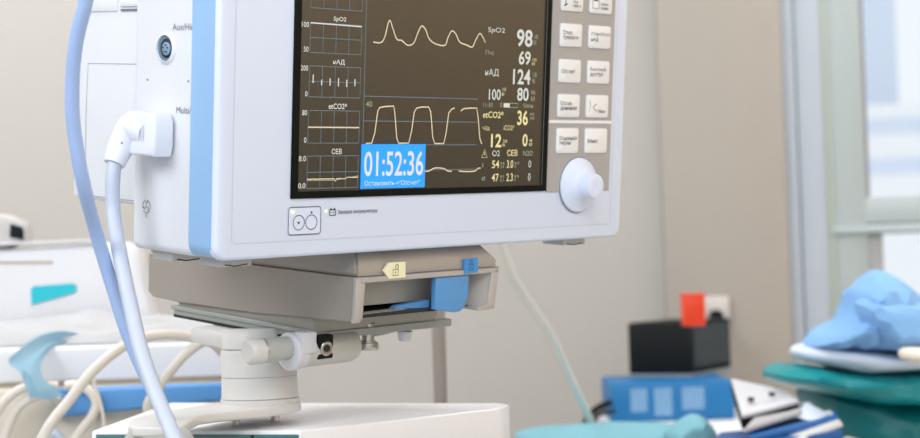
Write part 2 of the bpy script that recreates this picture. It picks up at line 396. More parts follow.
# ---- key panel
kp = MB(); kp.box((.3335, -.0008, .0400), (.4128, .002, .254), keygrey, .0003, 1)
kp.box((.3335, -.0012, .0965), (.4128, -.0006, .0990), keyw)
kp.build('key_panel', mon)
def key(x0, x1, z0, z1, lines, icon=None):
    k = MB(); c = [V((x0, -.0022, z0)), V((x1, -.0022, z0)), V((x1, -.0022, z1)), V((x0, -.0022, z1))]
    t = bmesh.new(); bmesh.ops.create_cube(t, size=1)
    for v in t.verts: v.co = V(((x0 + x1) / 2 + v.co.x * (x1 - x0), -.0011 + v.co.y * .0022, (z0 + z1) / 2 + v.co.z * (z1 - z0)))
    bmesh.ops.bevel(t, geom=[e for e in t.edges if vert(e)], offset=.0022, segments=4, affect='EDGES', profile=.5)
    bmesh.ops.bevel(t, geom=[e for e in t.edges if all(v.co.y < -.0020 for v in e.verts)], offset=.0007, segments=2, affect='EDGES', profile=.5)
    k.join(t, keyw)
    k.box((x0 - .0007, -.0011, z0 - .0007), (x1 + .0007, -.0004, z1 + .0007), groove, .0003, 1)
    n = len(lines); zc = (z0 + z1) / 2
    for i, (s_, w_) in enumerate(lines):
        k.text(s_, (x0 + .0025, -.0022, zc + (n / 2 - i - 1) * .0046 + .0004), X_, Z_, .0036 if s_ != 'нАД' else .0038, ink, w=w_)
    if icon == 'flag':
        k.line([(x0 + .004, -.0023, z0 + .006), (x0 + .0075, -.0023, z1 - .004), (x0 + .0125, -.0023, z1 - .004)], .0008, ink)
        k.line([(x0 + .003, -.0023, z0 + .004), (x0 + .007, -.0023, z0 + .006)], .0014, ink)
        k.text('Тихо\nтревога', (x0 + .0140, -.0022, z0 + .003), X_, Z_, .0062, ink, w=.0095)
    if icon == 'doc':
        k.line([(x0 + .003, -.0023, z0 + .004), (x0 + .011, -.0023, z0 + .004), (x0 + .011, -.0023, z1 - .003), (x0 + .003, -.0023, z1 - .003)], .0007, ink, closed=True)
        k.box((x0 + .0045, -.0024, z0 + .010), (x0 + .0095, -.0020, z1 - .0045), ink)
        k.text('Запись\nэкрана', (x0 + .0130, -.0022, z0 + .003), X_, Z_, .0062, ink, w=.0100)
    if icon == 'back':
        k.line([(x0 + .0035, -.0023, z0 + .0050), (x0 + .0045, -.0023, z0 + .0095), (x0 + .0035, -.0023, z1 - .004)], .0005, ink)
        k.line([(x0 + .0125, -.0023, z0 + .0055), (x0 + .0075, -.0023, z0 + .0085), (x0 + .0125, -.0023, z0 + .0115)], .0008, ink)
        k.text('Меню', (x0 + .0150, -.0022, z0 + .004), X_, Z_, .0030, ink, w=.0085)
    k.build('key', mon)
XA0, XA1, XB0, XB1 = .3428, .3697, .3785, .4065
for z0_, z1_, A, B in ((.2160, .2345, ([('Печать', .016)], None), ([('Стоп-кадр', .021)], None)),
                       (.1878, .2063, ([], 'flag'), ([], 'doc')),
                       (.1590, .1777, ([('Откл.', .0125), ('тревоги', .0190)], None), ([('Старт/Стоп', .0235), ('нАД', .0090)], None)),
                       (.1298, .1486, ([('Отсчет', .0165)], None), ([('Быстрый', .0200), ('доступ', .0165)], None)),
                       (.1015, .1202, ([('Отсое-', .0145), ('динение', .0205)], None), ([], 'back')),
                       (.0720, .0925, ([('Основной', .0215), ('экран', .0140)], None), ([('Меню', .0125)], None))):
    key(XA0, XA1, z0_, z1_, *A); key(XB0, XB1, z0_, z1_, *B)
# rotary knob
kc = (.3725, -.0004, .0455)
kb = MB().lathe(kc, (0, -1, 0), [(0, .0226), (.0016, .0226), (.0024, .0220), (.0028, .0208), (.0030, .0200), (.0040, .0180), (.0062, .0135), (.0082, .0115), (.0090, .0105)], shell, 56)
kb.lathe(kc, (0, -1, 0), [(0, .0234), (.0006, .0234)], inkgrey, 56)
kb.build('knob_base', mon)
MB().lathe((kc[0], kc[1] - .007, kc[2]), (0, -1, 0), [(0, .0108), (.0110, .0103), (.0128, .0096), (.0134, .0082), (.0132, .0040), (.0131, .0002)], shell, 48).build('knob', mon)
# power key, battery mark
b = MB(); pc = []
def rrect(x0, x1, z0, z1, r, y, n=5):
    P = []
    for cx, cz, a0 in ((x1 - r, z1 - r, 0), (x0 + r, z1 - r, 90), (x0 + r, z0 + r, 180), (x1 - r, z0 + r, 270)):
        for k in range(n + 1):
            a = math.radians(a0 + 90 * k / n); P.append(V((cx + r * math.cos(a), y, cz + r * math.sin(a))))
    return P
b.prism(rrect(.0628, .0925, .0158, .0352, .0022, -.0006), (0, .0012, 0), shell)
b.line(rrect(.0628, .0925, .0158, .0352, .0022, -.0008), .0006, ink, closed=True)
def circ(cx, cz, r, y, n=28): return [V((cx + r * math.cos(2 * math.pi * k / n), y, cz + r * math.sin(2 * math.pi * k / n))) for k in range(n)]
b.line(circ(.0722, .0243, .0052, -.0009), .0005, ink, closed=True); b.line(circ(.0838, .0243, .0052, -.0009), .0005, ink, closed=True)
b.lathe((.0722, -.0006, .0243), (0, -1, 0), [(0, .0009), (.0004, .0008)], ink, 12); b.lathe((.0838, -.0006, .0312), (0, -1, 0), [(0, .0008), (.0004, .0007)], ink, 12)
b.lathe((.0665, -.0006, .0318), (0, -1, 0), [(0, .0014), (.0005, .0012)], g_led, 14)
b.build('power_key', mon)
b = MB(); b.lathe((.0978, -.0001, .0315), (0, -1, 0), [(0, .0011), (.0006, .0009)], g_led, 14)
b.line(rrect(.1010, .1068, .0285, .0325, .0004, -.0005, 2), .0006, ink, closed=True)
b.box((.1016, -.0006, .0325), (.1028, -.0002, .0335), ink); b.box((.1050, -.0006, .0325), (.1062, -.0002, .0335), ink)
b.line([(.1018, -.0005, .0306), (.1032, -.0005, .0306)], .0004, ink); b.line([(.1046, -.0005, .0306), (.1060, -.0005, .0306)], .0004, ink)
b.text('Зарядка аккумулятора', (.1088, -.0002, .0286), X_, Z_, .0036, ink, w=.0385, bold=.005)
b.build('battery_mark', mon)

# ---- sensor plug in the side socket, with its cable
plug = tag(empty('cable_connector', M), 'white elbow plug with its pale cable pushed into the monitor side', 'plug')
b = MB()
b.prism([V((-.0005, .0480, .0760)), V((-.0005, .0500, .0690)), V((-.0005, .0820, .0690)), V((-.0005, .0870, .0720)), V((-.0005, .0870, .0935)), V((-.0005, .0830, .0985)), V((-.0005, .0510, .0985)), V((-.0005, .0480, .0935))], (-.017, 0, 0), plugw, .0025, 3)
for k in range(4): b.line([(-.0177, .0600 + k * .002, .079), (-.0177, .0600 + k * .002, .090)], .0006, groove, (-1, 0, 0))
b.build('plug_body', plug)
E0 = lx(150, 133, -.008); E1 = lx(135, 128, -.011); E2 = lx(123.5, 142, -.017); E3 = lx(114, 164, -.025)
MB().tube([E0, E1, E2, E3], [.0112, .0122, .0098, .0074], plugw, 20, 6).lathe(lx(122, 143, -.0305), (-1, -.3, 0), [(0, .0007), (.0008, .0006)], inkgrey, 8).build('plug_elbow', plug)
cp = [lx(115.5, 158, -.0235), lx(112.7, 180, -.0275), lx(113.5, 215, -.03), lx(120, 255, -.038), lx(130, 303, -.045), lx(141, 350, -.055), lx(156, 394, -.06), lx(175, 440, -.065), lx(190, 480, -.068), lx(205, 560, -.06), lx(190, 700, -.02)]
MB().tube(cp, .0052, cablew, 18, 8).build('cable', plug)

# ---- blue hose in front
hp = [at(98, -60, 1.06), at(86, 0, 1.07), at(76.5, 40, 1.08), at(72.5, 80, 1.09), at(73.5, 125, 1.10), at(83, 182, 1.115), at(96, 232, 1.150), at(112, 285, 1.168), at(128, 335, 1.175), at(150, 385, 1.182), at(178, 438, 1.192), at(200, 490, 1.21), at(215, 600, 1.24), at(230, 800, 1.26)]
hp = [p.copy() for p in hp]
tag(MB().tube(hp, .0047, hose, 18, 8).build('hose'), 'blue rubber hose curving down in front of the monitor side', 'hose')

# ================================================================== MOUNT UNDER THE MONITOR
mt_ = tag(empty('monitor_mount', M @ Matrix.Translation((.134, .006, -.06))), 'taupe quick-release mount with blue latch under the monitor', 'mount')
def ml(mb, name, parent=mt_): bmesh.ops.translate(mb.bm, verts=mb.bm.verts, vec=-V((.134, .006, -.06))); return mb.build(name, parent)
XL, XR, YF, YB = .134, .2850, .006, .268
# upper shell: bevelled towards the top
up = bmesh.new()
def vv(x, y, z): return up.verts.new((x, y, z))
lo = [vv(XL, YF, -.0183), vv(XR, YF, -.0183), vv(XR, YB, -.0225), vv(XL, YB, -.0225)]
mid = [vv(XL, YF, -.0125), vv(XR, YF, -.0125), vv(XR, YB, -.016), vv(XL, YB, -.016)]
hi = [vv(XL + .006, YF + .008, -.0012), vv(XR - .011, YF + .008, -.0012), vv(XR - .011, YB - .01, -.0012), vv(XL + .006, YB - .01, -.0012)]
up.faces.new(lo[::-1]); up.faces.new(hi)
for a, c in ((lo, mid), (mid, hi)):
    for k in range(4): up.faces.new((a[k], a[(k + 1) % 4], c[(k + 1) % 4], c[k]))
bmesh.ops.bevel(up, geom=[e for e in up.edges if abs(e.verts[0].co.z - e.verts[1].co.z) > .003], offset=.002, segments=2, affect='EDGES')
ml(MB().join(up, taupe), 'top_shell')
# lower side housing: tall left wall running back, and cheeks
b = MB()
side = [V((XL, YF + .001, -.0190)), V((XL, YB, -.0232)), V((XL, YB, -.0560)), V((XL, YB - .006, -.0600)), V((XL, .2250, -.0610)), V((XL, .1200, -.0585)), V((XL, .018, -.0528)), V((XL, YF + .001, -.0520))]
b.prism(side, (.009, 0, 0), taupe, .0008, 1)
b.prism([V((XR, p.y, p.z)) for p in side], (-.007, 0, 0), taupe, .0008, 1)
b.box((XL + .005, YB - .008, -.056), (XR - .005, YB, -.0228), taupe)
b.box((XL + .008, .060, -.048), (XR - .006, YB - .005, -.0235), mshade)
ml(b, 'side_housing')
# front frame: left post, lintel, right cheek
b = MB()
b.prism([V((XL - .0004, YF - .001, -.0190)), V((XL + .0090, YF - .001, -.0190)), V((XL + .0070, YF - .001, -.0480)), V((XL + .0040, YF - .001, -.0528)), V((XL - .0020, YF - .001, -.0528)), V((XL - .0008, YF - .001, -.0400))], (0, .004, 0), framem, .0008, 2)
b.line([(XL, YF - .0022, -.0186), (XR, YF - .0022, -.0186)], .0005, inkgrey)
b.box((XL + .004, YF - .002, -.0232), (XR + .0004, YF + .012, -.0190), framem, .0006, 1)
b.prism([V((XR + .0004, YF - .002, -.0190)), V((XR - .0085, YF - .002, -.0225)), V((XR - .0120, YF - .002, -.0480)), V((XR - .0230, YF - .002, -.0505)), V((XR - .0220, YF - .002, -.0525)), V((XR - .0075, YF - .002, -.0525)), V((XR - .0030, YF - .002, -.0480))], (0, .02, 0), framem, .0008, 2)
b.prism([V((XR - .0085, YF + .0, -.0225)), V((XR - .0120, YF + .0, -.0500)), V((XR - .030, YF + .026, -.0490)), V((XR - .028, YF + .026, -.0225))], (0, .004, 0), framem)
ml(b, 'front_frame')
# recess back and tray
b = MB()
b.box((XL + .009, YF + .022, -.0440), (XR - .012, YF + .027, -.0225), mshade)
b.box((XL + .009, YF + .006, -.0505), (XR - .03, .058, -.0480), dark)
b.prism([V((XL + .010, YF + .006, -.0478)), V((XL + .060, YF + .010, -.0478)), V((XL + .07, YF + .02, -.0478)), V((XL + .012, YF + .016, -.0478))], (0, 0, -.003), slabm)
ml(b, 'recess')
# blue latch
L = MB()
L.prism([V((.2165, YF - .0005, -.0235)), V((.2530, YF - .0005, -.0235)), V((.2528, YF - .0005, -.0400)), V((.2490, YF - .0005, -.0490)), V((.2440, YF - .0005, -.0520)), V((.2370, YF - .0005, -.0522)), V((.2165, YF - .0005, -.0485))], (0, .006, 0), latchb, .0014, 3)
L.prism([V((.2200, YF + .010, -.0420)), V((.1900, YF + .014, -.0455)), V((.1860, YF + .014, -.0475)), V((.2200, YF + .010, -.0482))], (0, .006, 0), latchb)
ml(L, 'latch')
# tags
b = MB(); q = [ly(381, 270.5, YF), ly(386.5, 262.5, YF), ly(403, 261.5, YF), ly(403, 277, YF), ly(386.5, 278.5, YF)]
b.prism([V((p.x, YF - .0028, p.z)) for p in q], (0, .0020, 0), tagy)
def padlock(mb, cx, z, y, sc, opn):
    mb.line([(cx - .0026 * sc, y, z), (cx + .0026 * sc, y, z), (cx + .0026 * sc, y, z + .0045 * sc), (cx - .0026 * sc, y, z + .0045 * sc)], .0006, ink, closed=True)
    o = .0012 * sc if opn else 0
    mb.line([(cx - .0015 * sc + o * 1.5, y, z + .0045 * sc + (0 if not opn else .0008)), (cx - .0015 * sc + o, y, z + .0072 * sc), (cx + o, y, z + .0085 * sc), (cx + .0016 * sc + o, y, z + .0072 * sc), (cx + .0016 * sc + o * .6, y, z + .0045 * sc)], .0006, ink)
    mb.line([(cx, y, z + .0015 * sc), (cx, y, z + .003 * sc)], .0007, ink)
padlock(b, (q[0].x + q[2].x) / 2 + .001, q[4].z + .0022, YF - .0030, 1, True)
tag(ml(b, 'unlock_tag'), 'cream arrow tag with an open padlock')
b = MB(); q = [ly(462, 259, YF), ly(475.5, 257.5, YF), ly(475.5, 271.5, YF), ly(462, 273.5, YF)]
b.prism([V((p.x, YF - .0028, p.z)) for p in q], (0, .0020, 0), tagb)
padlock(b, (q[0].x + q[1].x) / 2, q[3].z + .0028, YF - .0030, .95, False)
tag(ml(b, 'lock_tag'), 'blue square tag with a closed padlock')
# base slab and side rail
b = MB()
b.box((.134, .056, -.0725), (.2860, .2310, -.0665), slabm, .0006, 1)
b.box((.138, .058, -.0665), (.2700, .2290, -.0470), mshade)
b.box((.1315, .056, -.0670), (.1370, .2320, -.0638), slabm, .0004, 1)
b.box((.1332, .057, -.0735), (.1350, .2300, -.0715), dark)
b.prism([V((.200, .062, -.0725)), V((.235, .062, -.0725)), V((.215, .062, -.0750)), V((.20, .062, -.0755))], (0, .10, 0), slabm)
b.lathe((.1325, .128, -.0735), (0, 0, -1), [(0, .0022), (.007, .0022), (.0085, .001)], dark, 12)
ml(b, 'base_plate')
# bolt and small white knob
b = MB(); b.lathe((.1985, .062, -.0640), (0, 0, -1), [(0, .0052), (.0140, .0052), (.0142, .0066), (.0152, .0066), (.0155, .0085), (.0200, .0090), (.0210, .0085)], steel, 24)
for k in range(5): b.lathe((.1985, .062, -.0640 - k * .0018), (0, 0, -1), [(0, .0055), (.0006, .0055)], steel, 24)
ml(b, 'clamp_screw')
b = MB(); b.lathe((.2385, .062, -.0665), (0, 0, -1), [(0, .0022), (.0070, .0022), (.0072, .0062), (.0145, .0050), (.0150, .0046)], milky, 20)
ml(b, 'knob')

# ================================================================== ARM: clamp, column, base plate, cart
arm = tag(empty('support_arm', loc=at(260, 405, 1.33)), 'cream swivel column with horizontal clamp and rounded base plate under the mount', 'stand')
def aw(mb, name, parent=arm): return _shift(mb, name, arm)
ZP = (C.z - .0925)                                     # top of the base plate
ZC = C.z - .1086                                       # cart top
colc = at(260, 400, 1.335); cxy = V((colc.x, colc.y, 0))
b = MB(); c0 = V((cxy.x, cxy.y, ZP))
H1 = .0208; H2 = .0425
b.lathe(c0, Z_, [(-.001, .0310), (.0035, .0310), (.0040, .0296)], cream, 64)
b.lathe(c0, Z_, [(.0035, .0288), (.0043, .0288)], inkgrey, 64)
b.lathe(c0, Z_, [(.0043, .0302), (.008, .0298), (H1, .0296)], cream, 64)
b.lathe(c0, Z_, [(H1, .0290), (H1 + .0005, .0290)], groove, 64)
b.lathe(c0, Z_, [(H1 + .0005, .0296), (H2 - .003, .0298), (H2, .0290)], cream, 64)
aw(b, 'column')
b = MB(); b.lathe(c0, Z_, [(H2, .0262), (H2 + .0006, .0262)], inkgrey, 48)
b.lathe(c0, Z_, [(H2 + .0006, .0285), (H2 + .0090, .0285), (H2 + .0115, .0270), (H2 + .0160, .0265)], cream, 48)
aw(b, 'collar')
# horizontal clamp (frame M)
def Mv(*a): return M @ V(a)
axd = (Mv(1, 0, 0) - Mv(0, 0, 0))
nd = (Mv(0, -1, 0) - Mv(0, 0, 0))
def mbx(mb, a, c, mt, bev=0):
    t = MB(); t.box(a, c, mt, bev); bmesh.ops.transform(t.bm, matrix=M, verts=t.bm.verts); bm2 = t.bm; mb.join(bm2, mt)
YC = .062
kL = ly(247, 352.5, YC); rL = ly(287, 353, YC); rR = ly(299, 352, YC); bR = ly(353, 345, YC)
za = kL.z; zb2 = rR.z + .001
b = MB(); Lb = bR.x - rR.x
b.lathe(Mv(rR.x, YC, zb2), axd, [(-.004, .0126), (0, .0130), (Lb - .006, .0130), (Lb - .0015, .0118), (Lb, .0090)], clampm, 40)
aw(b, 'clamp_body')
b = MB(); Lr = rR.x - rL.x
b.lathe(Mv(rL.x, YC, zb2), axd, [(0, .0110), (.0008, .0138), (.0015, .0145), (Lr * .6, .0145), (Lr * .65, .0136), (Lr, .0134)], milky, 44)
aw(b, 'clamp_ring')
b = MB(); Lk = rL.x - kL.x
b.lathe(Mv(kL.x, YC, za), axd, [(0, .0072), (.0015, .0086), (.0030, .0097), (.0130, .0097)], mat('end_cap', (205, 203, 200), .35), 36)
b.lathe(Mv(kL.x + .0125, YC, za), axd, [(0, .0098), (.0010, .0098)], steel, 36)
b.lathe(Mv(kL.x + .0135, YC, za), axd, [(0, .0094), (Lk - .0125, .0087)], greylev, 36)
aw(b, 'clamp_handle')
b = MB(); s0 = ly(318, 336, YC - .0125); s1 = ly(333, 358, YC - .0125)
mbx(b, (s0.x, YC - .0128, s1.z), (s1.x, YC - .004, s0.z), blackp, .0010)
r0 = Mv((s0.x + s1.x) / 2, YC - .0126, (s0.z + s1.z) / 2 - .0008)
b.lathe(r0, nd, [(0, .0058), (.0014, .0058), (.0020, .0050), (.0018, .0032), (.0012, .0028)], steel, 28)
b.lathe(r0 + nd * .0018, nd, [(0, .0028), (.0004, .0028)], dark, 6)
aw(b, 'clamp_screw')
b = MB(); s0 = ly(302, 333, YC - .014); s1 = ly(316, 353, YC - .014); mbx(b, (s0.x, YC - .0150, s1.z), (s1.x, YC - .004, s0.z), milky, .0015)
aw(b, 'clamp_tab')
b = MB(); mbx(b, (rL.x + .012, YC - .004, zb2 + .004), (bR.x - .006, YC + .03, -.0726), slabm, .001)
aw(b, 'clamp_bracket')
b = MB(); mbx(b, (.112, .128, -.0870), (.165, .18, -.0740), cream, .004)
b.lathe(Mv(.117, .128, -.0765), nd, [(0, .0026), (.0010, .0026)], inkgrey, 12)
aw(b, 'swivel_neck')
# base plate: rounded lobe at left bending down over the cart front
b = MB()
out = [(298, 399), (262, 396.5), (226, 400.5), (185, 408), (158, 412), (143, 415), (134, 418)]
P = [onz(x, y, ZP) for x, y in out]
fr_ = [(186, 424), (191, 420), (200, 415.5), (222, 412.5), (262, 409), (292, 405), (301, 402)]
P2 = [onz(x, y, ZP) for x, y in fr_]
P = P + [onz(129, 421, ZP), onz(128, 425, ZP), onz(133, 427, ZP), onz(180, 427.5, ZP)] + P2
b.prism(P, (0, 0, -.0068), cream, .0018, 3)
# bent skirt: swept rounded profile
a0, a1 = onz(138, 424, ZP), onz(184, 427.5, ZP)
fw = V((0.12, -1, 0)).normalized()
def skirt(u, v):
    base = a0.lerp(a1, u); s_ = v
    if s_ < .4:
        a = (s_ / .4) * math.pi / 2; r = .020; off = fw * (r * math.sin(a)); dz = -r * (1 - math.cos(a))
    else: off = fw * .020; dz = -.020 - (s_ - .4) / .6 * .07
    wid = (u - .5) * .018 * min(1, s_ / .25)
    return base + off + V((wid, 0, dz))
t = MB(); t.grid(skirt, 10, 24, cream, thick=.008); bm2 = t.bm; b.join(bm2, cream)
aw(b, 'base_plate')
for (px, py) in ((274, 416.5), (234.5, 420.5)):
    b = MB(); q = onz(px, py, (ZP - .0068 + ZC) / 2 - .001)
    b.lathe(V((q.x, q.y + .006, ZP - .0066)), (0, 0, -1), [(0, .0048), (.0009, .0048), (.0010, .0036), (ZP - .0066 - ZC, .0036)], steel, 16)
    aw(b, 'bolt')

# cart
cart = tag(empty('medical_cart', loc=(onz(300, 418, ZC).x, onz(300, 418, ZC).y, 0)), 'white medical cart with dark teal front panel carrying the monitor column', 'cart')
def cw(mb, name, parent=cart): return _shift(mb, name, cart)
A_, B_, C_, D_, E_, F_ = [onz(x, y, ZC) for x, y in ((92, 430.5), (301, 430.5), (496, 408.5), (509, 404.5), (500, 403), (170, 402.5))]
b = MB(); b.prism([A_, B_, C_, D_, E_, F_], (0, 0, -.035), cartw, .002, 3)
cw(b, 'worktop')
cc = (A_ + B_ + C_ + D_ + E_ + F_) / 6
ins = [cc + (p - cc) * .985 for p in (A_, B_, C_, D_, E_, F_)]
b = MB(); b.prism([V((p.x, p.y, ZC - .034)) for p in ins], (0, 0, -(ZC - .034 - .09)), cartw, .002, 2)
cw(b, 'body')
# raised rim on right front
# recessed front panel (teal) below the top edge of A-B
dAB = (B_ - A_).normalized(); nAB = V((dAB.y, -dAB.x, 0)).normalized()
if nAB.y > 0: nAB = -nAB
b = MB()
p0 = A_ + dAB * .004 + V((0, 0, -.0030)); p1 = B_ - dAB * .002 + V((0, 0, -.0030))
b.prism([p0 + nAB * .0015, p1 + nAB * .0015, p1 + nAB * .0015 - V((0, 0, .2)), p0 + nAB * .0015 - V((0, 0, .2))], nAB * -.01, mat('panel_teal', (70, 112, 116), .2, spec=.8), .0005, 1)
for k in (.30, .42, .78): 
    q = p0.lerp(p1, k) + nAB * .0018; b.prism([q, q + dAB * .0016, q + dAB * .0016 - V((0, 0, .2)), q - V((0, 0, .2))], nAB * .0008, dark)
cw(b, 'front_panel')
for dx, dy in ((-.12, -.03), (.09, -.01), (-.08, .10), (.10, .12)):
    w_ = MB(); c_ = V((cart.location.x + dx, cart.location.y + dy, 0))
    w_.lathe(c_ + V((-.012, 0, .04)), (1, 0, 0), [(0, .036), (.002, .04), (.022, .04), (.024, .036)], dark, 24); w_.box(c_ + V((-.018, -.02, .04)), c_ + V((.018, .02, .095)), mgrey, .004)
    cw(w_, 'caster')

# ================================================================== IV POLE behind
q = at(439.5, 360, 1.95)
pole = tag(empty('drip_pole', loc=(q.x, q.y, 0)), 'grey metal drip pole standing behind the monitor mount', 'pole')
polem = mat('pole_metal', (150, 142, 138), .4, metal=.3)
_shift(MB().lathe((q.x, q.y, .04), Z_, [(0, .0085), (.62, .0085), (.66, .0080), (1.02, .0080)], polem, 20), 'pole', pole)
for k in range(5):
    a = math.radians(72 * k + 10); e = V((q.x + .15 * math.cos(a), q.y + .15 * math.sin(a), .045))
    _shift(MB().tube([V((q.x, q.y, .09)), V((q.x, q.y, .08)) + (e - V((q.x, q.y, .045))) * .4, e], .011, polem, 10, 4).lathe(e + V((-.008, 0, -.017)), X_, [(0, .028), (.016, .028)], dark, 16), 'leg', pole)

# ================================================================== BED at left
ZB = 2.05
bed = tag(empty('hospital_bed', loc=(at(60, 350, 1.9).x, at(60, 350, 1.9).y, 0)), 'white hospital bed with pale headboard and blue bumper strip at left', 'bed')
def bw(mb, name, parent=bed): return _shift(mb, name, bed)
# headboard
hb = [(-60, 252), (0, 250), (60, 245.5), (104, 242.5), (128, 242), (137, 250), (142, 275), (149, 305), (157, 325), (157, 350), (-60, 350)]
b = MB(); P = [at(x, y, ZB) for x, y in hb]; P = [V((p.x, P[0].y, p.z)) for p in P]
b.prism(P, (0, .05, 0), bedw, .006, 3)
YH = P[0].y
g1 = [ony(-60, 261.5, YH), ony(53, 261, YH), ony(53, 264, YH), ony(-60, 264.5, YH)]
b.prism([p + V((0, -.0010, 0)) for p in g1], (0, .004, 0), mat('groove_brown', (186, 170, 160), .6))
b.prism([p + V((0, -.012, .012)) for p in (ony(-60, 258, YH), ony(100, 251, YH), ony(100, 249, YH), ony(-60, 255.5, YH))], (0, .016, 0), bedw, .002)
bw(b, 'headboard')
st_ = MB().prism([ony(x, y, YH) + V((0, -.001, 0)) for x, y in ((31.5, 289), (34, 286.5), (73, 283.5), (76.5, 285), (76.5, 292), (60, 297), (32, 305))], (0, -.0012, 0), cyan)
tag(bw(st_, 'sticker'), 'cyan quadrilateral sticker')
# deck / tray edge
ZD = ony(100, 345, 1.83).z
YD = 1.83
p_l, p_r = ony(-70, 343, YD), ony(226, 347, YD); zb_ = ony(100, 381, YD).z
b = MB(); b.box((p_l.x, YD, zb_), (p_r.x + .05, YD + .05, ZD), bedw, .005, 3)
b.box((p_l.x, YD + .05, zb_), (p_r.x + .05, YH - .01, ZD - .004), bedw)
b.box((p_l.x, YD + .008, zb_ - .010), (p_r.x + .05, YD + .03, zb_ + .002), mat('trim_beige', (198, 186, 170), .6))
bw(b, 'deck')
# mattress and rumpled sheet
def sheet(u, v):
    x = p_l.x + (p_r.x + .06 - p_l.x) * u; y = YD + .012 + (YH - .012 - YD - .012) * v
    h = .010 * noise.noise(V((x * 9, y * 12, 0))) + .006 * noise.noise(V((x * 26, y * 30, 4))) + .004 * abs(noise.noise(V((x * 40 + y * 30, y * 12, 8))))
    edge = min(v / .12, 1); z = ZD + .002 + .016 * (edge ** .5) + .010 * v + h * edge * .9
    return V((x, y + .004 * noise.noise(V((x * 20, 0, 2))), z))
b = MB().grid(sheet, 110, 34, sheetm, thick=.006)
bw(b, 'sheet')
# bumper
b = MB(); z0_, z1_ = ony(150, 408, 1.80).z, ony(150, 385, 1.80).z
q0, q1 = ony(55, 410, 1.80), ony(228, 400, 1.80)
b.prism([ony(55, 389, 1.795), ony(228, 383, 1.795), ony(228, 400, 1.795), ony(55, 418, 1.795)], (0, .025, 0), bumper, .005, 3)
bw(b, 'bumper')
b = MB(); q2 = ony(226, 400, 1.83)
b.box((p_l.x, 1.815, .34), (q2.x + .03, 1.99, zb_ - .005), mat('bed_frame', (206, 198, 186), .5, var=.03), .004)
for k in range(5):
    q = ony(120 + 22 * k, 404, 1.81); b.box((q.x, 1.806, q.z - .006), (q.x + .008, 1.818, q.z + .003), taupe)
bw(b, 'frame')
for x_ in (p_l.x + .08, p_r.x):
    for y_ in (1.86, 1.96):
        bw(MB().box((x_ - .02, y_ - .02, .05), (x_ + .02, y_ + .02, .36), mgrey, .003).lathe((x_ - .012, y_, .045), X_, [(0, .04), (.003, .045), (.021, .045), (.024, .04)], dark, 20), 'leg')

# cloth over the bed edge
rows = [((86, 335), (86, 341), 1.86), ((66, 331), (70, 342), 1.85), ((48, 333), (56, 346), 1.835), ((34, 339), (48, 354), 1.81), ((20, 350), (42, 362), 1.785), ((9, 362), (41, 371), 1.772), ((21, 372), (44, 379), 1.765), ((24, 381), (52, 386), 1.762), ((27, 389), (60, 391), 1.760), ((30, 399), (68, 397), 1.760)]
RL = cr([at(*r[0], r[2]) for r in rows], 4); RR = cr([at(*r[1], r[2]) for r in rows], 4)
def clothf(u, v):
    i = u * (len(RL) - 1); k = int(min(i, len(RL) - 2)); f = i - k
    p = RL[k].lerp(RL[k + 1], f).lerp(RR[k].lerp(RR[k + 1], f), v)
    return p + V((0, -.003 * math.sin(v * 8 + u * 5) - .004, .0015 * math.sin(v * 9)))
tag(MB().grid(clothf, 40, 12, clothlb, thick=.002).build('folded_cloth'), 'pale blue cloth hanging over the white bed edge', 'cloth')

# cream cables looping at the bed
def cable(pts, r, lab, mtt=cablec, name='cable', cat='cable', Z=None):
    P = [at(*p) for p in pts]
    return tag(MB().tube(P, r, mtt, 12, 8).build(name), lab, cat)
cable([(28, 470, 1.62), (48, 428, 1.62), (68, 402, 1.63), (92, 372, 1.64), (118, 350, 1.66), (142, 338, 1.68), (168, 334.5, 1.69), (190, 337, 1.70), (212, 343, 1.71), (222, 352, 1.72)], .0052, 'cream cable arching from lower left to the swivel column')
cable([(150, 420, 1.70), (148, 405, 1.70), (158, 388, 1.70), (170, 372, 1.70), (186, 354, 1.70), (205, 341, 1.70), (225, 336, 1.71)], .0050, 'cream cable rising behind the blue hose to the column')
cable([(-12, 440, 1.775), (-4, 415, 1.775), (8, 398, 1.775), (24, 388, 1.777), (42, 386, 1.778), (58, 386, 1.780)], .0050, 'outer cream cable loop at the far left edge below the bed')
cable([(-2, 460, 1.780), (8, 428, 1.780), (18, 408, 1.780), (34, 397, 1.781), (50, 396, 1.782), (60, 402, 1.782)], .0050, 'inner cream cable loop just inside the outer loop at left')
cable([(62, 462, 1.775), (78, 435, 1.775), (92, 416, 1.775), (96, 402, 1.777), (88, 390, 1.778), (76, 385, 1.779), (66, 386, 1.780)], .0050, 'thick cream cable curling under the cloth above the blue bumper')
cable([(46, 446, 1.782), (52, 434, 1.782), (60, 437, 1.782), (64, 450, 1.782), (62, 480, 1.782)], .0040, 'short white cable bend at the bottom below the cloth', cablew)
cable([(92, 378, 1.765), (98, 395, 1.765), (103, 415, 1.765), (104, 428, 1.765)], .0018, 'thin beige cord dropping in front of the blue bumper')

# small device at far left
dz_ = at(0, 246, ZB + .02); 
dv = tag(empty('bedside_device', loc=dz_), 'small grey device with a black opening on top of the headboard', 'device')
YV = YH + .004
b = MB(); P = [ony(x, y, YV) for x, y in ((-40, 213), (4, 214), (22, 221), (26, 226), (26, 241), (14, 244), (6, 248.5), (-40, 249.5))]
b.prism(P, (0, .04, 0), mgrey, .006, 3); _shift(b, 'body', dv)
b = MB(); b.prism([ony(x, y, YV) + V((0, -.001, 0)) for x, y in ((11, 224), (22, 227), (24, 230), (24, 240), (10, 237))], (0, -.002, 0), blackp, .0008); _shift(b, 'opening', dv)

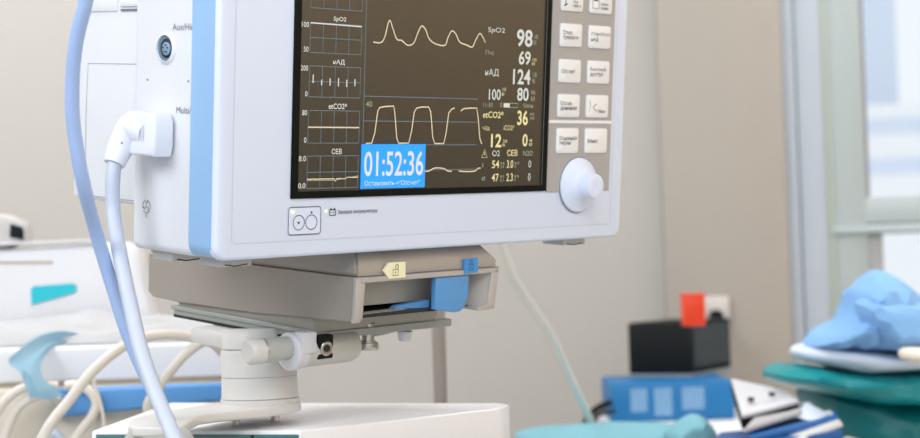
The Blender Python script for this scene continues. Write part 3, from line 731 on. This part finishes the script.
# ================================================================== TABLE at right with boxes and drapes
ZT = C.z - .245
tb = tag(empty('side_table', loc=(.30, 2.65, 0)), 'white table under the drapes against the back wall', 'table')
_shift(MB().prism([V(p + (ZT,)) for p in ((.232, 2.72), (.36, 2.72), (.36, 2.0), (1.05, 2.0), (1.05, 3.02), (.232, 3.02))], (0, 0, -.03), tablem, .003), 'tabletop', tb)
for x_, y_ in ((.40, 2.05), (1.0, 2.05), (1.0, 2.97), (.27, 2.97)):
    _shift(MB().box((x_ - .02, y_ - .02, 0), (x_ + .02, y_ + .02, ZT - .03), mgrey), 'leg', tb)
ty = tag(empty('trolley', loc=(.16, 2.26, 0)), 'low white trolley holding the flat aqua drape', 'trolley')
_shift(MB().box((-.03, 2.10, .655), (.345, 2.42, .680), tablem, .004), 'top_shelf', ty)
for x_ in (-.01, .325):
    for y_ in (2.12, 2.40): _shift(MB().box((x_ - .012, y_ - .012, 0), (x_ + .012, y_ + .012, .656), mgrey), 'leg', ty)
def obox(corner, dirx, lx_, diry, ly_, z0, z1, mt, mb=None, bev=.003):
    mb = mb or MB(); c = V((corner.x, corner.y, z0)); dx, dy = V(dirx).normalized() * lx_, V(diry).normalized() * ly_
    return mb.prism([c, c + dx, c + dx + dy, c + dy], (0, 0, z1 - z0), mt, bev, 2)
# blue box (front left corner px 611, base on table)
q = onz(611, 423, ZT); r_ = onz(735, 421, ZT); ddx = (r_ - q).normalized(); ddx = V((math.cos(math.radians(-1)), math.sin(math.radians(-1)), 0)); ddy = V((-ddx.y, ddx.x, 0))
zt_b = at(611, 384, (q - C).dot(c2w(V((0, 0, 1))))).z
bl = tag(empty('blue_case', loc=(q.x, q.y, ZT)), 'bright blue case with three pale labels under the black unit', 'box')
wb = (at(734, 400, (q - C).dot(c2w(V((0, 0, 1))))).x - q.x) / ddx.x
_shift(obox(q, ddx, wb, ddy, .21, ZT, zt_b, blueb), 'body', bl)
hgt = zt_b - ZT
for (u0, u1, w0, w1) in ((.165, .30, .26, .86), (.355, .50, .14, .86), (.58, .76, .28, .86)):
    c0_ = V((q.x, q.y, ZT)) - ddy * .0008; mb = MB()
    mb.prism([c0_ + ddx * wb * u0 + V((0, 0, hgt * w0)), c0_ + ddx * wb * u1 + V((0, 0, hgt * w0)), c0_ + ddx * wb * u1 + V((0, 0, hgt * w1)), c0_ + ddx * wb * u0 + V((0, 0, hgt * w1))], ddy * .001, label)
    _shift(mb, 'label', bl)
# black unit on it
kq = onz(692, 377.5, zt_b)
Dd = V((-.094, .05, 0)).normalized(); Dr = V((-Dd.y * -1, 0, 0)); Dr = V((.05, .094, 0)).normalized()
dk = (kq - C).dot(c2w(V((0, 0, 1))))
zt_k = at(692, 322, dk).z
# left width so the left edge lands near px 630; right length near px 731
def px_of(p):
    v = p - C; cx = _c(v); return cx
def _c(v):
    r = V((_X.x, _Y.x, _U.x)); d = V((_X.y, _Y.y, _U.y)); f = V((_X.z, _Y.z, _U.z))
    return (CX + F * v.dot(r) / v.dot(f), CY + F * v.dot(d) / v.dot(f))
wl = next(k / 500 for k in range(5, 300) if px_of(kq + Dd * k / 500)[0] <= 630)
wr = next(k / 500 for k in range(5, 300) if px_of(kq + Dr * k / 500)[0] >= 731)
bk = tag(empty('black_unit', loc=(kq.x, kq.y, zt_b)), 'black box unit with grey mesh side on the blue case', 'box')
_shift(obox(kq, Dd, wl, Dr, wr, zt_b + .006, zt_k, blackp, bev=.003), 'body', bk)
mb = obox(kq - Dd * 0 + V((0, 0, 0)), Dd, wl, Dr, wr, zt_b, zt_b + .006, mat('base_strip', (120, 132, 142), .5), bev=.001); _shift(mb, 'base_strip', bk)
c_ = V((kq.x, kq.y, zt_b)) - Dd * .0015; hk = zt_k - zt_b
mb = MB(); mb.prism([c_ + Dr * wr * a + V((0, 0, hk * z)) for a, z in ((.06, .18), (.96, .18), (.96, .93), (.06, .93))], Dd * .002, charcoal, .0004, 1); _shift(mb, 'grille', bk)
# orange block
oq = onz(693.5, 326, zt_k); 
od = (oq - C).dot(c2w(V((0, 0, 1)))); od = min(od, dk + .10); ow = 22 / F * od; ob_c = at(693.5, 326, od); ob_c = V((ob_c.x, ob_c.y, zt_k))
og = tag(empty('orange_block', loc=ob_c), 'small upright orange ribbed block standing on the black unit', 'block')
oh = at(693, 296, od).z - zt_k
mb = MB().box(ob_c + V((-ow / 2, -ow / 2, 0)), ob_c + V((ow / 2, ow / 2, oh)), orange, .003)
for k in range(5): mb.box(ob_c + V((-ow / 2 + ow * (k + .5) / 5 - .0018, -ow / 2 - .002, .004)), ob_c + V((-ow / 2 + ow * (k + .5) / 5 + .0018, -ow / 2 + .001, oh - .003)), orange, .0006, 1)
_shift(mb, 'body', og)
mb = MB().box(ob_c + V((-ow / 2 - .001, -ow / 2 - .001, oh - .001)), ob_c + V((ow / 2 + .001, ow / 2 + .001, oh + .004)), orange, .001); _shift(mb, 'cap', og)

YW = 3.25
# outlet on the wall with plug
o0, o1 = ony(703, 320, YW), ony(728, 296, YW)
so = tag(empty('wall_socket', loc=((o0.x + o1.x) / 2, YW, (o0.z + o1.z) / 2)), 'white wall socket behind the orange block', 'socket')
_shift(MB().box((o0.x, YW - .012, o0.z), (o1.x, YW, o1.z), mat('socket_white', (196, 192, 190), .4), .003), 'plate', so)
q = ony(715, 316, YW - .012)
tag(MB().lathe(V((q.x, q.y, q.z)), (0, -1, 0), [(0, .012), (.03, .012), (.035, .008)], blackp, 18).build('power_plug'), 'black power plug in the white wall socket', 'plug')

# cables left of the blue case
cable([(612, 402, 2.75), (598, 408, 2.75), (589, 416, 2.74), (585, 424, 2.72), (586, 432, 2.70)], .0055, 'black cable curling left of the blue case', blackp)
cable([(614, 411, 2.72), (600, 414, 2.70), (594, 422, 2.69), (592, 432, 2.68)], .0035, 'second black cable lower beside the blue case', blackp)
cable([(496, 225, 2.05), (504, 252, 2.07), (515, 280, 2.09), (530, 304, 2.12), (546, 327, 2.15), (556, 345, 2.18), (566, 368, 2.22), (577, 392, 2.26), (588, 415, 2.30), (597, 436, 2.34), (612, 452, 2.38)], .0050, 'thin translucent white tube falling from behind the monitor', tubec, 'tube', 'tube')

# soft shapes: inflated from an outline, with real depth
def puff(outline, Z, depth, mt, fold=.01, fs=18, seed=0, rings=16, nseg=96, flat=1.0, ridge=1, center=None, dirs=(30, 8), jit=0, sm=2):
    P = [at(x, y, Z) for x, y in outline]
    n = len(P); dense = []
    per = [(P[(i + 1) % n] - P[i]).length for i in range(n)]; tot = sum(per)
    for i in range(n):
        k = max(1, round(per[i] / tot * nseg))
        for j in range(k): dense.append(P[i].lerp(P[(i + 1) % n], j / k))
    for _ in range(sm): dense = [(dense[i - 1] + dense[i] * 2 + dense[(i + 1) % len(dense)]) / 4 for i in range(len(dense))]
    c = center and at(*center, Z) or sum(dense, V((0, 0, 0))) / len(dense)
    yc = c.y; t = bmesh.new(); N = len(dense)
    def pt(p, r, s):
        w = c + (V((p.x, yc, p.z)) - c) * r
        prof = math.sqrt(max(0, 1 - r ** 2.6)) * depth * s
        q = V((w.x * dirs[0], w.z * dirs[0], seed * 3.1))
        f = noise.noise(V((w.x * 70, w.z * 70, seed + 7.7 + s))) * jit * r * r + noise.noise(q + V((0, 0, 1))) * .3 + .5 * abs(noise.noise(V((w.x * fs + w.z * fs * .8, w.z * fs * .4 - w.x * fs * .3, seed)))) * ridge
        amp = fold * min(1, (1 - r) * 4 + .0)
        return V((w.x, yc + prof - f * amp * (1 if s < 0 else -1), w.z))
    front = [[t.verts.new(pt(p, 1 - k / rings, -1)) for p in dense] for k in range(rings)]
    back = [front[0]] + [[t.verts.new(pt(p, 1 - k / rings, flat)) for p in dense] for k in range(1, rings)]
    for st__ in (front, back):
        for a, b_ in zip(st__, st__[1:]):
            for i in range(N): t.faces.new((a[i], a[(i + 1) % N], b_[(i + 1) % N], b_[i]))
        t.faces.new(st__[-1])
    bmesh.ops.recalc_face_normals(t, faces=t.faces)
    return MB().join(t, mt)
# teal bags
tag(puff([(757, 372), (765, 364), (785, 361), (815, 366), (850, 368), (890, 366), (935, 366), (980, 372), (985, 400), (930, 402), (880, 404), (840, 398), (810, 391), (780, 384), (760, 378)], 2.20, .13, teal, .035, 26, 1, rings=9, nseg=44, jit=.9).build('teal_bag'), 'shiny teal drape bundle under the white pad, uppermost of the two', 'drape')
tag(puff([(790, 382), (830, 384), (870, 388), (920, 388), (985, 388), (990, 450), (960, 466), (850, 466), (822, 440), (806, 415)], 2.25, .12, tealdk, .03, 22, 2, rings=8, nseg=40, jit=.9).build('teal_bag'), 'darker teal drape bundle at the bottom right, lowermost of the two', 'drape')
# white pad under blue cloth
tag(puff([(788, 350), (800, 343), (840, 346), (900, 352), (960, 352), (965, 366), (900, 370), (855, 373), (825, 366), (793, 357)], 2.16, .10, clothw, .008, 16, 3).build('folded_sheet'), 'whitish folded sheet lying on the upper teal bundle', 'sheet')
tag(puff([(800, 349), (812, 334), (832, 328), (843, 318), (849, 304), (847, 290), (858, 282), (870, 269), (886, 271), (905, 282), (918, 296), (926, 318), (935, 348), (900, 354), (850, 352), (820, 350)], 2.14, .10, clothb, .05, 20, 5, center=(872, 318), rings=7, nseg=60, jit=1.2, sm=1).build('surgical_gown'), 'crumpled light blue surgical cloth heaped on the whitish sheet', 'cloth')
tag(puff([(851, 300), (856, 297), (880, 300), (905, 300), (935, 305), (960, 320), (965, 352), (905, 352), (880, 348), (862, 328)], 2.06, .05, clothb, .045, 22, 9, center=(905, 330), rings=4, nseg=16, jit=.7, sm=1).build('surgical_gown'), 'front fold of blue surgical cloth nearest the right edge', 'cloth')
tag(puff([(898, 351), (905, 347), (935, 348), (960, 352), (960, 366), (915, 364), (900, 358)], 2.00, .03, mat('paper_cream', (238, 228, 214), .7), .004, 12, 11).build('paper_pack'), 'cream packet on the white sheet at the right edge', 'packet')
# aqua drapes
tag(puff([(512, 440), (516, 431), (540, 427), (572, 425), (612, 422), (665, 423), (712, 427), (722, 445), (722, 475), (512, 475)], 2.25, .10, aqua, .012, 14, 6).build('aqua_drape'), 'flat light aqua drape along the front of the table', 'drape')
tag(puff([(660, 432), (674, 424), (686, 414), (696, 412), (704, 416), (716, 430), (722, 445), (700, 452), (670, 446)], 2.15, .05, aqua, .03, 24, 7, rings=6, nseg=24, jit=1.2).build('aqua_drape'), 'small aqua cloth peak in front of the blue case', 'drape')

# white control pad and stacked trays, tilted
def slab(pxs, Z, th, mt, name, parent, tilt):
    P = [at(x, y, z) for (x, y), z in zip(pxs, Z)]
    n = (P[1] - P[0]).cross(P[3] - P[0]).normalized()
    if n.z < 0: n = -n
    return _shift(MB().prism(P, n * -th, mt, .002, 2), name, parent), P, n
cpm = tag(empty('control_pad', loc=at(770, 412, 2.1)), 'tilted white control pad with two dark buttons on a black base', 'pad')
_, P, n = slab([(742, 415), (799, 400), (785, 390), (731, 378)], [2.02, 2.06, 2.14, 2.14], .006, mat('pad_grey_white', (196, 196, 202), .5), 'pad', cpm, 0)
slab([(742, 419), (799, 404), (785, 394), (731, 382)], [2.02, 2.06, 2.14, 2.14], .014, blackp, 'base', cpm, 0)
for px, py in ((751, 400), (772, 395)):
    d = c2w(ray(px, py)); tt = (P[0] - C).dot(n) / d.dot(n); w0 = C + d * tt
    _shift(MB().lathe(w0 - n * .0005, n, [(0, .0042), (.003, .0042), (.0035, .0035)], dark, 16), 'button', cpm)
tr = tag(empty('instrument_tray', loc=at(790, 430, 2.05)), 'grey and blue plastic trays stacked below the control pad', 'tray')
slab([(744, 428), (800, 411), (812, 402), (765, 405)], [1.97, 2.02, 2.1, 2.1], .006, mat('tray_grey', (176, 176, 178), .5), 'tray', tr, 0)
slab([(748, 437), (838, 416), (836, 410), (760, 418)], [1.96, 2.00, 2.08, 2.1], .008, mat('tray_blue', (22, 92, 160), .45), 'tray', tr, 0)
slab([(770, 448), (842, 422), (830, 409), (790, 425)], [1.94, 1.98, 2.06, 2.06], .006, mat('tray_light', (206, 208, 210), .5), 'tray', tr, 0)
slab([(700, 452), (842, 430), (835, 422), (720, 432)], [1.93, 1.97, 2.05, 2.08], .03, mat('tray_deep_blue', (18, 84, 150), .45), 'tray', tr, 0)
slab([(806, 401), (832, 415), (822, 423), (796, 416)], [2.06, 2.04, 2.00, 2.02], .003, mat('paper_blue_white', (206, 218, 236), .6), 'liner', tr, 0)
tag(puff([(836, 445), (848, 436), (862, 440), (870, 452), (850, 462), (836, 458)], 1.95, .03, mat('cup_grey', (170, 172, 166), .5), .003, 10, 12).build('rolled_cloth'), 'greyish rolled cloth at the bottom below the dark teal bundle', 'cloth')

# ================================================================== ROOM
def struct(o): o['kind'] = 'structure'; return o
xe = ony(785, 120, YW).x; xc = ony(657, 120, YW + .05).x; HW = 2.8; XLW, XRW = -2.4, 3.0; YBk = -1.6
struct(MB().box((XLW, YW + .03, 0), (xc, YW + .15, HW), wallm).build('wall_back'))
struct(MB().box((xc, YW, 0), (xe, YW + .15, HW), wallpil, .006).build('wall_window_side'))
struct(MB().box((XLW - .12, YBk, 0), (XLW, YW + .15, HW), wallm).build('wall_left'))
struct(MB().box((XRW, YBk, 0), (XRW + .12, YW + .15, HW), brownm).build('wall_right'))
struct(MB().box((XRW - .03, YBk, 0), (XRW, YW, .82), mat('unseen_strip_dark', (70, 68, 60), .7)).build('unseen_dark_strip'))  # unseen dark strip, added to darken the lower part of the screen's reflection
struct(MB().box((XLW - .12, YBk, -.1), (XRW + .12, YW + .15, 0), floorm).build('floor'))
struct(MB().box((XLW - .12, YBk, HW), (XRW + .12, YW + .15, HW + .1), ceilm).build('ceiling'))
# window: follows the wall, slight roll is the camera's
YG = YW + .10
def wx(px, py=120): return ony(px, py, YW + .03).x
def wz(py, px=890): return ony(px, py, YW + .03).z
w = MB()
w.box((xe, YW + .02, wz(470)), (wx(796), YW + .14, HW - .15), winb, .006)
w.box((wx(797), YW + .03, wz(470)), (wx(824), YW + .14, HW - .15), winb, .006)
w.box((wx(822), YW + .040, wz(470)), (wx(832), YW + .14, HW - .15), mat('window_joint', (170, 182, 176), .5), .003)
w.box((wx(829), YW + .045, wz(470)), (wx(866), YW + .13, HW - .15), winm, .006)
w.box((wx(862), YW + .045, wz(223)), (XRW, YW + .13, wz(196)), winm, .006)
w.box((wx(829), YW + .035, wz(233)), (XRW, YW + .13, wz(225)), winm, .006)
w.box((wx(855), YW + .05, wz(470)), (wx(881), YW + .12, wz(233)), wing, .004)
w.box((wx(866), YW + .06, wz(196)), (wx(871), YW + .12, HW - .15), wing)
w.box((xe, YW + .02, HW - .2), (XRW, YW + .14, HW), winm)
w.box((xe, YW + .02, .65), (XRW, YW + .14, wz(470)), winm)
struct(w.build('window_1'))
struct(MB().box((wx(866), YG, wz(470)), (XRW, YG + .006, HW - .2), glassm).build('window_1_glass'))
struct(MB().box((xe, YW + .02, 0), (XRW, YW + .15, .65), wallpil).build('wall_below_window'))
# buildings outside
fx0, fx1 = ony(840, 100, 30).x, ony(899, 100, 30).x
bd = tag(empty('office_building', loc=(fx0, 30, -8)), 'hazy pale blue building outside the window at its left', 'building')
mb = MB().box((fx0 - 8, 30, -8), (fx1, 42, 12), facadeb)
_shift(mb, 'wall', bd)
gx0, gx1 = fx0 - 2, ony(1000, 100, 26).x
bd2 = tag(empty('apartment_block', loc=(gx0, 26, -8)), 'low pale building with horizontal bands seen through the window', 'building')
top2 = ony(890, 104, 26).z
mb = MB().box((gx0, 26, -8), (gx1 + 4, 29, top2), facade)
_shift(mb, 'wall', bd2)
for k in range(2):
    _shift(MB().box((gx0, 25.96, top2 - .45 - k * .62), (gx1 + 4, 26.02, top2 - .22 - k * .62), facadeb), 'window_band', bd2)

# ================================================================== LIGHT
wd = bpy.data.worlds.new('World'); bpy.context.scene.world = wd; wd.use_nodes = True
bg = wd.node_tree.nodes['Background']; bg.inputs['Color'].default_value = (.93, .965, 1, 1); bg.inputs['Strength'].default_value = 1.0
def area(name, loc, target, sx, sy, power, col=(1, 1, 1)):
    l = bpy.data.lights.new(name, 'AREA'); l.shape = 'RECTANGLE'; l.size = sx; l.size_y = sy; l.energy = power; l.color = col
    o = bpy.data.objects.new(name, l); COL.objects.link(o); o.location = loc
    o.rotation_euler = (V(target) - V(loc)).to_track_quat('-Z', 'Y').to_euler(); return o
area('ceiling_lamp_left', (-1.2, 2.1, 2.7), (-1.0, 3.0, .9), 1.2, .6, 46, (1, .99, .98))
area('ceiling_lamp_middle', (-1.7, -.3, 2.4), (0, 1.3, .9), 1.4, 1.0, 38, (.97, .985, 1))
area('added_warm_wash', (2.0, 1.5, 2.5), (3.0, 1.3, 1.3), 1.0, .5, 72, (1, .86, .66))  # added lamp, warms the right wall that the screen reflects
area('ceiling_lamp_front', (.3, -.9, 2.5), (.2, 1.3, .9), 1.6, 1.0, 30, (.97, .985, 1))
area('added_fill_right', (2.9, .4, 1.6), (0, 1.3, .9), 1.4, 1.4, 12, (.9, .95, 1))  # added cool fill from the right, where there is no window
area('window_daylight', (1.15, 3.05, 2.25), (.7, 2.1, .7), 1.0, .5, 16, (.93, .97, 1))

# ================================================================== CAMERA
cam = bpy.data.cameras.new('camera'); co_ = bpy.data.objects.new('camera', cam); COL.objects.link(co_)
r, u, k = c2w(V((1, 0, 0))), c2w(V((0, -1, 0))), c2w(V((0, 0, -1)))
co_.matrix_world = Matrix(((r.x, u.x, k.x, C.x), (r.y, u.y, k.y, C.y), (r.z, u.z, k.z, C.z), (0, 0, 0, 1)))
cam.sensor_width = 36; cam.lens = F / 920 * 36; cam.clip_start = .05; cam.clip_end = 200
cam.dof.use_dof = True; cam.dof.focus_distance = 1.24; cam.dof.aperture_fstop = (cam.lens / 1000) / .0088
bpy.context.scene.camera = co_
sc = bpy.context.scene
sc.view_settings.view_transform = 'Standard'; sc.view_settings.look = 'None'; sc.view_settings.gamma = 1; sc.view_settings.exposure = 0.0
